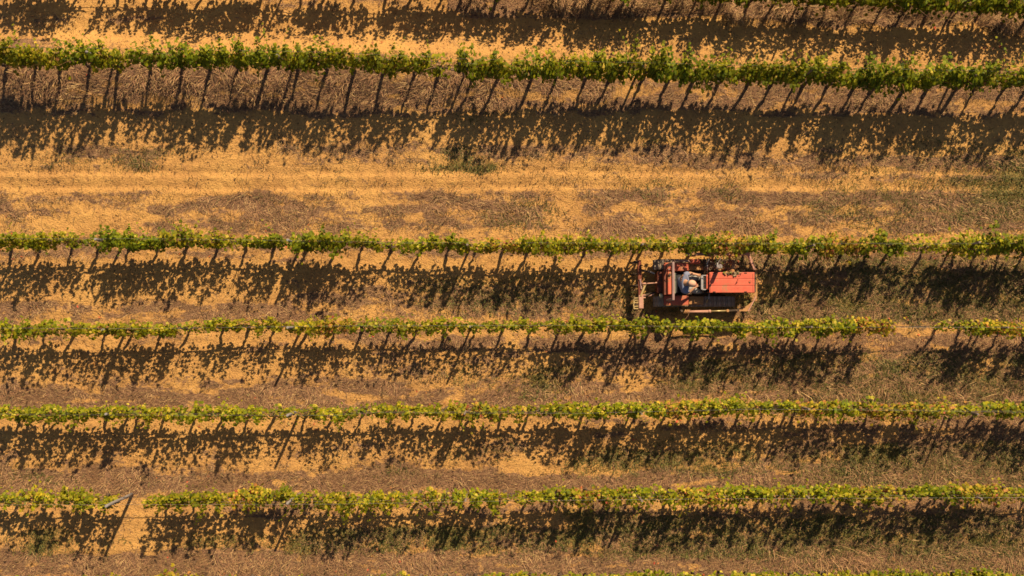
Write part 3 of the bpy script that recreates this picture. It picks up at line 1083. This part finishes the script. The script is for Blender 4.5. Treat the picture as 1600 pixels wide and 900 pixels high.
part('radiator_cap', MB().tube([(cap.x, cap.y + .02, HZ - .005), (cap.x, cap.y + .02, HZ + .02)], .032, 14), 'redwear')
# exhaust: upright muffler on the vine side of the hood
e = P(1120, 423.0, HZ)
ex = MB().tube([(e.x, e.y, .72), (e.x, e.y, HZ + .02), (e.x, e.y, HZ + .03), (e.x, e.y, HZ + .30), (e.x, e.y, HZ + .32)], [.022, .022, .052, .052, .024], 16)
exo = part('muffler', ex, 'dark')
part('exhaust_pipe', MB().tube([(e.x, e.y, HZ + .30), (e.x, e.y, HZ + .40), (e.x - .03, e.y, HZ + .45)], .022, 10), 'rust', exo)
ac = P(1145, 423.6, 1.0)
part('air_cleaner', MB().tube([(ac.x, ac.y, .70), (ac.x, ac.y, 1.0), (ac.x, ac.y, 1.03)], [.05, .05, .03], 14), 'rust')

# cowl, panel, levers, pedals
part('cowl', pbox(MB(), 1103.6, 1108.2, 429.2, 452.6, .70, 1.08, .015), 'red')
ip = part('instrument_panel', pbox(MB(), 1098.3, 1103.4, 431.5, 452, .82, 1.04, .01), 'dark')
fm = MB()
fz = 1.06
c = [P(1097, 430.5, fz), P(1103.5, 430.5, fz), P(1103.5, 452.6, fz), P(1097, 452.6, fz)]
for i, w in ((0, .028), (2, .028), (3, .06)):
    fm.beam(c[i], c[(i + 1) % 4], w, .03, .006)
part('panel_frame', fm, 'greyframe', ip)
for k in range(3):
    q = P(1101, 436 + k * 5.5, 1.045)
    part('gauge', MB().tube([(q.x, q.y, 1.035), (q.x, q.y, 1.052)], .032, 14), 'glass', ip)
for yy in (437, 447):
    q0, q1 = P(1097, yy, .5), P(1092.5, yy, 1.02)
    lv = part('steering_lever', MB().tube([q0, (q0.x + .02, q0.y, .75), q1], .011, 8), 'greyframe')
    part('knob', MB().tube([q1, q1 + Vector((-.02, 0, .06))], [.018, .02], 8), 'seat', lv)
q0, q1 = P(1106.6, 457.5, .72), P(1107, 467.5, .86)
part('throttle_lever', MB().tube([q0, (q0.x, q0.y - .03, .86), q1], .012, 8), 'greyframe')
for (xx, yy) in ((1103.5, 474), (1100, 428)):
    q = P(xx, yy, .62)
    pd = MB().beam(q, q + Vector((.03, .10, .05)), .03, .018, .004)
    part('pedal', pd, 'ochre')

# fenders and steps
for s, (fy0, fy1) in ((1, (411.5, 422.6)), (-1, (462.4, 476.0))):
    f = MB()
    pbox(f, 1037.5, 1075.8, fy0, fy1, .755, .775, .006, 1)
    edge = fy1 if s < 0 else fy0
    pbox(f, 1037.5, 1075.8, edge - .8, edge + .8, .68, .772, .006, 1)
    inner = fy0 if s < 0 else fy1
    pbox(f, 1037.5, 1075.8, inner - .6, inner + .6, .50, .770, .006, 1)
    fo = part('fender', f, 'redwear')
    part('fender_lip', pbox(MB(), 1037.5, 1075.8, edge - .6 + (1 if s < 0 else -1), edge + .6 + (1 if s < 0 else -1), .735, .765, .004, 1), 'rust', fo)
    st_ = MB()
    pbox(st_, 1076.6, 1099, fy0 + .6, fy1 - .6, .665, .685, .005, 1)
    part('step_plate', st_, 'rust')

# seat
sz = .66
part('seat_cushion', pbox(MB(), 1056.5, 1075, 427.5, 457.5, sz - .10, sz, .035, 3), 'seat')
sbk = part('seat_backrest', pbox(MB(), 1054.6, 1058.4, 427, 458, sz, sz + .40, .02, 3), 'seat')
part('seat_shell', pbox(MB(), 1053.4, 1055.2, 426.4, 458.6, sz - .02, sz + .42, .008), 'seatedge', sbk)
# rear fuel tank with filler cap, its dark guard, roll bar
tk = part('fuel_tank', pbox(MB(), 1043.6, 1049.0, 424.5, 460.2, .62, 1.02, .02, 3), 'red')
q = P(1046.3, 429.4, 1.02)
part('filler_cap', MB().tube([(q.x, q.y, 1.01), (q.x, q.y, 1.05), (q.x, q.y, 1.055)], [.034, .034, .02], 16), 'dark', tk)
q = P(1045.8, 420.5, 1.02)
part('filler_neck', MB().tube([(q.x, q.y, .80), (q.x, q.y, .99)], .022, 10), 'mauve', tk)
part('tank_guard', pbox(MB(), 1037.5, 1043, 422, 460.8, .60, .93, .01), 'darkred')
part('rear_housing', pbox(MB(), 1027, 1038, 424, 458, .25, .66, .03), 'darkred')
rz = 1.74
ra_, rb_ = P(1051.8, 411, rz), P(1052.0, 467.6, rz)
rm = MB().beam(ra_ + Vector((0, .03, 0)), rb_ - Vector((0, .03, 0)), .062, .062, .012)
rb1 = part('roll_bar', rm, 'mauve')
for e_ in (ra_, rb_):
    part('roll_bar_post', MB().beam((e_.x, e_.y, .50), (e_.x, e_.y, rz - .034), .062, .062, .010), 'mauve', rb1)
lp = P(1033.6, 462.2, .72)
ll = part('rear_lamp', MB().tube([(lp.x - .045, lp.y, .69), (lp.x + .005, lp.y, .70), (lp.x + .05, lp.y, .70)], [.058, .06, .03], 14), 'cream')
part('lamp_bracket', MB().beam((lp.x + .02, lp.y, .62), (lp.x + .16, lp.y, .62), .03, .02, .003), 'dark', ll)

# push frame round the tracks with a hydraulic ram on the near side
bz = .72
pf = MB()
u0, u1, u2 = P(1071, 397.2, bz), P(1169, 396.4, bz), P(1179.5, 421.5, bz)
pf.beam(u0, u1, .08, .06, .008)
pf.beam(u1 + Vector((-.01, .01, .003)), u2, .07, .055, .008)
fb = part('push_frame', pf, 'pink')
part('cross_beam', MB().beam(P(1180.6, 420, .55), P(1180.6, 471, .55), .07, .09, .01), 'rust', fb)
part('bracket', MB().beam(P(1179.8, 421.5, .70), P(1180.6, 423, .55), .05, .05, .006), 'rust', fb)
for xx in (1083, 1106, 1146):
    a = P(xx, 397.6, bz)
    part('clamp_plate', MB().box((a.x - .07, a.y - .055, bz - .05), (a.x + .07, a.y + .035, bz + .038), .01), 'rust', fb)
a, b = P(1140, 398, bz), P(1140, 414, .5)
part('strut', MB().beam(a, b, .05, .04, .006), 'rust', fb)
# near side arm
cyl = MB().tube([P(1070, 487.4, bz), P(1107.5, 486.6, bz)], .036, 14)
cy = part('hydraulic_cylinder', cyl, 'pink')
part('collar', MB().tube([P(1106.8, 486.6, bz), P(1110.5, 486.5, bz)], .042, 14), 'pink', cy)
part('piston_rod', MB().tube([P(1109, 486.3, bz), P(1135, 485.6, bz)], .021, 12), 'brass', cy)
ey = MB()
for k in range(3):
    c0 = P(1067.5 + k * 2.6, 490.3, bz)
    c1 = P(1071 + k * 2.6, 483.8, bz)
    ey.tube([c0 + Vector((0, 0, .05)), c1 + Vector((0, 0, .05))], .013, 8)
part('hose_fitting', ey, 'rust', cy)
part('rod_eye', MB().tube([P(1136.6, 485.4, bz) + Vector((0, 0, -.05)), P(1136.6, 485.4, bz) + Vector((0, 0, .05))], .036, 14), 'rust', cy)
part('arm_link', MB().beam(P(1138, 485.5, bz - .02), P(1155, 484.6, bz - .02), .05, .06, .008), 'dark', cy)
part('mount_arm', MB().beam(P(1066, 488, bz - .06), P(1058, 470, .5), .06, .05, .008), 'dark', cy)
poly = [(1152.5, 481.8), (1153.5, 486.0), (1168, 486.4), (1174.5, 478), (1179, 470), (1181.5, 461), (1180.6, 456), (1176, 460.5), (1180, 463), (1174.2, 463.8), (1177.3, 466.6), (1173, 469), (1176.5, 470), (1169, 476.5), (1160.5, 481.2)]
pp = [P(x, y, .70) for x, y in poly]
cp = part('corner_plate', MB().prism([(p.x, p.y) for p in pp], .685, .705), 'rust', fb)
part('plate_edge', MB().beam(P(1168.6, 486.6, .71), P(1180.8, 463.5, .71), .035, .05, .006), 'pink', cp)
part('tow_hook', MB().beam(P(1180.5, 440.5, .5), P(1190, 440.2, .5), .05, .04, .008), 'rust')
part('front_pin', MB().tube([P(1183, 433.5, .5), P(1189, 438, .5)], .02, 8), 'dark')
# hydraulic hoses on the far side
for k in range(4):
    a = P(1098 + k * 7, 424, .8)
    b = P(1100 + k * 9, 402, .76)
    mid_ = (a + b) / 2 + Vector((.06 * (-1) ** k, 0, .09))
    part('hydraulic_hose', MB().tube([a, (a + mid_) / 2 + Vector((0, .02, .06)), mid_, (mid_ + b) / 2 + Vector((0, 0, .02)), b], .014, 7), 'greyframe' if k % 2 else 'hose')

# prunings and leaves caught on the far track and along the hood edge
vs, fs, tint = [], [], []
rr = random.Random(5)
for k in range(260):
    if k < 215:
        q = P(rr.uniform(1078, 1150), rr.uniform(405, 421), .66)
    else:
        q = P(rr.triangular(1128, 1158, 1142), 425 + abs(rr.gauss(0, 2.4)), HZ + .006)
    a = rr.uniform(0, 6.28)
    ln, w = (rr.uniform(.05, .16), rr.uniform(.006, .012)) if rr.random() < .6 else (rr.uniform(.04, .07), rr.uniform(.03, .05))
    d, e2 = Vector((math.cos(a), math.sin(a), 0)) * ln / 2, Vector((-math.sin(a), math.cos(a), 0)) * w / 2
    b0 = len(vs)
    z = Vector((0, 0, rr.uniform(.0, .05)))
    vs += [q - d - e2, q - d + e2, q + z + Vector((0, 0, .012)) + e2, q + d + z * .4 + e2, q + d + z * .4 - e2]
    fs += [(b0, b0 + 1, b0 + 2), (b0, b0 + 2, b0 + 4), (b0 + 2, b0 + 3, b0 + 4)]
    c = rr.choice([(.30, .2, .11), (.22, .15, .09), (.36, .26, .16), (.14, .1, .06), (.16, .16, .03), (.4, .18, .08)])
    tint += [c] * 5
o = link(bpy.data.objects.new('vine_prunings', mesh_np('vine_prunings', [tuple(v) for v in vs], [np.array(fs)], M['litter'], np.array(tint))))
tag(o, 'brown leaf bits and cane prunings lying on the far track of the tractor', 'prunings', kind='stuff')

# ------------------------------------------------------------------ the cultivator hitched behind
def ppart(name, mb, mat, parent):
    return mb.build(name, M[mat], parent, C0)


C0 = Vector((P(1000, 444).x, P(1000, 444).y, GZ))
cult = empty('rear_cultivator', C0)
tag(cult, 'rusty cultivator toolbar with clamps and tines hitched behind the red tractor', 'cultivator')
tz = .56
ppart('toolbar', MB().beam(P(998.6, 406.5, tz), P(1000.2, 461.5, tz), .10, .10, .012), 'darkred', cult)  # shade of the vine row put into the colour; sunlit end stays pink
ppart('toolbar_end', MB().beam(P(1001.2, 461.0, tz + .012), P(1001.6, 482.6, tz + .012), .125, .10, .014), 'pink', cult)
ppart('sunlit_sliver', MB().beam(P(1000.2, 436, tz + .07), P(1002.4, 452, tz + .07), .045, .03, .004), 'mauve', cult)  # pale bar added to paint a sunlit sliver on the toolbar
for (yy, xx) in ((408.5, 990.5), (422, 1004), (447, 1005), (461, 1008.5), (465, 1008.5)):
    a, b = P(xx, yy, tz), P(999.6, yy, tz)
    ppart('clamp', MB().beam(a, b, .035, .07, .005), 'pink' if yy > 440 else 'dark', cult)
for (yy, xx) in ((410, 992), (428, 993), (446, 993.5), (476, 992)):
    a = P(xx, yy, tz)
    ppart('tine', MB().tube([(a.x + .12, a.y, tz), (a.x, a.y, tz + .03), (a.x - .09, a.y, tz - .12), (a.x - .10, a.y, tz - .32), (a.x - .02, a.y, .10 + GZ), (a.x + .06, a.y, -.03 + GZ)], [.022, .022, .02, .02, .018, .012], 8), 'dark', cult)
lf = MB()
q = [P(990.5, 463, tz), P(990.5, 482.3, tz), P(997.5, 482.3, tz), P(997.5, 463, tz)]
lf.beam(q[0], q[1], .045, .05, .005)
lf.beam(q[1] + Vector((0, 0, .004)), q[2] + Vector((0, 0, .004)), .03, .05, .004)
ld = ppart('depth_frame', lf, 'ochre', cult)
for yy in (466, 469.5, 473, 479):
    ppart('rung', MB().beam(P(989.5, yy, tz + .02), P(997.5, yy - .6, tz + .02), .026, .03, .003), 'ochre', ld)
a, b = P(1003, 443.5, .66), P(1028, 441.6, .62)
ppart('top_link', MB().tube([a, P(1009, 443, .66), P(1009.4, 443, .66), P(1020, 442.4, .64), b], [.028, .028, .016, .016, .022], 10), 'pink', cult)
ppart('lower_link', MB().beam(P(1003, 462.5, .42), P(1030, 455, .36), .05, .035, .006), 'dark', cult)
ppart('lower_link', MB().beam(P(1003, 422, .42), P(1030, 429, .36), .05, .035, .006), 'dark', cult)
ppart('lift_rod', MB().tube([P(1013, 463.5, .6), P(1021.5, 459.8, .66)], .018, 8), 'pink', cult)
ppart('lift_rod', MB().tube([P(1014, 424, .6), P(1023, 427.6, .66)], .018, 8), 'greyframe', cult)
ppart('brace', MB().beam(P(1008.5, 444, .64), P(1001, 463, .62), .05, .03, .005), 'ochre', cult)

# ------------------------------------------------------------------ the driver
def skin_mesh(name, chains, mat, levels=2, root=0):
    """chains: list of polylines [(co, radius)...]; a chain's first point may be an index tuple ('#', i) to join on."""
    verts, edges, rad = [], [], []
    for ch in chains:
        prev = None
        for it in ch:
            if it[0] == '#':
                prev = it[1]
                continue
            verts.append(tuple(it[0]))
            rad.append(it[1])
            if prev is not None:
                edges.append((prev, len(verts) - 1))
            prev = len(verts) - 1
    me = bpy.data.meshes.new(name)
    me.from_pydata(verts, edges, [])
    ob = bpy.data.objects.new(name, me)
    COL.objects.link(ob)
    sk = ob.modifiers.new('skin', 'SKIN')
    sk.use_smooth_shade = True
    for i, sv in enumerate(me.skin_vertices[0].data):
        r = rad[i]
        sv.radius = r if isinstance(r, tuple) else (r, r)
        sv.use_root = (i == root)
    ss = ob.modifiers.new('sub', 'SUBSURF')
    ss.levels = ss.render_levels = levels
    dg = bpy.context.evaluated_depsgraph_get()
    out = bpy.data.meshes.new_from_object(ob.evaluated_get(dg))
    bpy.data.objects.remove(ob)
    out.name = name
    out.materials.clear()
    out.materials.append(mat)
    return out


D0 = P(1062, 442, .0)
D0.z = 0
person = empty('person', (D0.x, D0.y, .0))
tag(person, 'driver in blue-grey shirt and peach cap bending forward on the tractor seat', 'person')


def D(px, py, z):
    return P(px, py, z) - D0


hip = D(1064.5, 442.5, .74)
chest = D(1067, 442, 1.05)
neckb = D(1071.5, 442.2, 1.26)
neckt = D(1075.5, 442.8, 1.35)
headc = D(1079.5, 442.9, 1.44)
shL, shR = D(1070.5, 430.0, 1.22), D(1070.5, 454.8, 1.22)
elL, elR = D(1077.5, 426.8, 1.02), D(1074.5, 458.6, 1.00)
wrL, wrR = D(1088, 429.0, 1.00), D(1084, 450.5, 1.06)
knL, knR = D(1087.5, 433.8, .86), D(1087.8, 454.6, .88)
anL, anR = D(1096, 432.5, .60), D(1096, 455.5, .60)
hipL, hipR = D(1065.5, 437.0, .74), D(1065.5, 448.0, .74)
toeL, toeR = D(1104, 432.0, .56), D(1104, 456.0, .56)


def hand(w, d, side):
    """Palm with four unequal curled fingers and a thumb; d = forearm direction."""
    d = d.normalized()
    up = Vector((0, 0, 1))
    s = d.cross(up).normalized() * side
    n = s.cross(d).normalized() * (1 if s.cross(d).z > 0 else -1)
    ch = []
    pm = w + d * .085
    fing = []
    for k, (ln, off) in enumerate(((.070, .030), (.080, .010), (.074, -.010), (.058, -.029))):
        b0 = w + d * .045 + s * off * .7
        b1 = w + d * .092 + s * off
        b2 = b1 + d * ln * .45 - n * ln * .25
        b3 = b2 - n * ln * .45 + d * ln * .05
        b4 = b3 - n * ln * .18 - d * ln * .26
        fing.append([(b0, .012), (b1, .0098), (b2, .0092), (b3, .0085), (b4, .0068)])
    t0 = w + d * .03 + s * .028
    fing.append([(t0, .012), (t0 + s * .026 + d * .02 - n * .012, .0105), (t0 + s * .030 + d * .045 - n * .035, .0095), (t0 + s * .012 + d * .06 - n * .05, .0075)])
    return pm, fing


chains = [
    [(hip, (.16, .12)), (D(1065.5, 442.3, .90), (.155, .115)), (chest, (.17, .12)), (neckb, (.10, .09)), (neckt, .058), (headc - (headc - neckt) * .25, .07)],       # 0..5
    [('#', 2), (shL, .068), (elL, .047), (wrL, .030), (wrL + (wrL - elL).normalized() * .05, (.042, .020)), (wrL + (wrL - elL).normalized() * .09, (.036, .016))],     # 6..10
    [('#', 2), (shR, .068), (elR, .047), (wrR, .030), (wrR + (wrR - elR).normalized() * .05, (.042, .020)), (wrR + (wrR - elR).normalized() * .09, (.036, .016))],     # 11..15
    [('#', 0), (hipL, .095), (knL, .062), (anL, .042), (toeL, .035)],
    [('#', 0), (hipR, .095), (knR, .062), (anR, .042), (toeR, .035)],
]
hl = hand(wrL, wrL - elL, 1)[1]
hr = hand(wrR, wrR - elR, -1)[1]
nv = 24
for f in hl:
    chains.append([('#', 9)] + f)
for f in hr:
    chains.append([('#', 14)] + f)
body = link(bpy.data.objects.new('body', skin_mesh('body', chains, M['skin'])), person)

# head: one sculpted mesh with brow, eye hollows, nose, mouth and chin
hf = Vector((.88, -.10, -.46)).normalized()          # he looks down and ahead
hs = Vector((0, 0, 1)).cross(hf).normalized()
hu = hf.cross(hs).normalized()
HM = Matrix((hf, hs, hu)).transposed()
t = bmesh.new()
bmesh.ops.create_uvsphere(t, u_segments=28, v_segments=20, radius=1)
for v in t.verts:
    x, y, z = v.co
    r = Vector((x * .098, y * .076, z * .118))
    if z < 0: r.x += .012 * (-z) * max(x, 0); r.y *= 1 + .28 * z
    if x > .6:
        r.x += .030 * math.exp(-((y / .16) ** 2)) * math.exp(-(((z + .18) / .22) ** 2))          # nose
        r.x += .008 * math.exp(-((y / .5) ** 2)) * math.exp(-(((z - .22) / .10) ** 2))           # brow
        for s_ in (-1, 1):
            r.x -= .013 * math.exp(-(((y - .38 * s_) / .15) ** 2)) * math.exp(-(((z - .06) / .10) ** 2))
        r.x -= .006 * math.exp(-((y / .25) ** 2)) * math.exp(-(((z + .52) / .05) ** 2))
    v.co = HM @ r + headc
for f in t.faces: f.smooth = True
for s_ in (-1, 1):                                   # ears
    e_ = bmesh.ops.create_uvsphere(t, u_segments=10, v_segments=8, radius=1)
    for v in e_['verts']:
        v.co = HM @ Vector((v.co.x * .018 - .008, v.co.y * .010 + s_ * .080, v.co.z * .032 - .008)) + headc
mb = MB()
mb._add(t)
head = link(bpy.data.objects.new('head', mb.mesh('head', M['skin'])), person)
for s_ in (-1, 1):
    t = bmesh.new()
    bmesh.ops.create_uvsphere(t, u_segments=10, v_segments=8, radius=.012)
    for v in t.verts: v.co = HM @ (v.co + Vector((.083, .030 * s_, .008))) + headc
    mb = MB(); mb._add(t)
    link(bpy.data.objects.new('eye', mb.mesh('eye', M['glass'])), head)


def shell(fn, nu, nv, mat, name, parent):
    vs, fs = [], []
    for i in range(nu):
        for j in range(nv):
            vs.append(fn(i / (nu - 1), j / (nv - 1)))
    for i in range(nu - 1):
        for j in range(nv - 1):
            fs.append((i * nv + j, (i + 1) * nv + j, (i + 1) * nv + j + 1, i * nv + j + 1))
    me = bpy.data.meshes.new(name)
    me.from_pydata([tuple(v) for v in vs], [], fs)
    me.materials.append(mat)
    for p in me.polygons: p.use_smooth = True
    o = link(bpy.data.objects.new(name, me), parent)
    so = o.modifiers.new('cloth', 'SOLIDIFY')
    so.thickness = .004
    so.offset = 1
    return o


shell(lambda u, v: HM @ Vector((math.cos(v * 6.2832) * .108 * math.sin(u * 1.55), math.sin(v * 6.2832) * .087 * math.sin(u * 1.55), .025 + .115 * math.cos(u * 1.45))) + headc, 9, 25, M['cap'], 'cap', head)
shell(lambda u, v: HM @ Vector((.088 + .085 * u * math.cos((v - .5) * 1.6), (v - .5) * .150 * (1 - .18 * u * u), .040 - .030 * u - .02 * (2 * v - 1) ** 2)) + headc, 5, 9, M['capred'], 'cap_peak', head)
shell(lambda u, v: HM @ Vector((-.006 - .098 * math.cos((v - .5) * 2.9), .080 * math.sin((v - .5) * 2.9), .035 - .075 * u)) + headc, 5, 13, M['hair'], 'hair', head)

# shirt with short sleeves, trousers, boots: cloth over the body
shirt = skin_mesh('shirt', [
    [(D(1065, 442.4, .78), (.178, .135)), (D(1065.8, 442.3, .92), (.185, .14)), (chest, (.195, .148)), (D(1070, 442.1, 1.19), (.165, .125)), (neckb, (.088, .080))],
    [('#', 3), (shL, .094), (elL * .72 + shL * .28, .076)],
    [('#', 3), (shR, .094), (elR * .62 + shR * .38, .078)]], M['shirt'])
link(bpy.data.objects.new('shirt', shirt), person)
tro = skin_mesh('trousers', [
    [(hip, (.165, .125)), (D(1065, 442.4, .82), (.168, .128))],
    [('#', 0), (hipL, .108), (knL, .083), (anL * .9 + knL * .1, .060)],
    [('#', 0), (hipR, .108), (knR, .083), (anR * .9 + knR * .1, .060)]], M['trousers'])
link(bpy.data.objects.new('trousers', tro), person)
for an, to in ((anL, toeL), (anR, toeR)):
    bt = skin_mesh('boot', [[(an + Vector((0, 0, .04)), .058), (an + Vector((.0, 0, -.02)), .056), (an * .45 + to * .55, .052), (to + Vector((.01, 0, 0)), .042)]], M['boot'])
    link(bpy.data.objects.new('boot', bt), person)
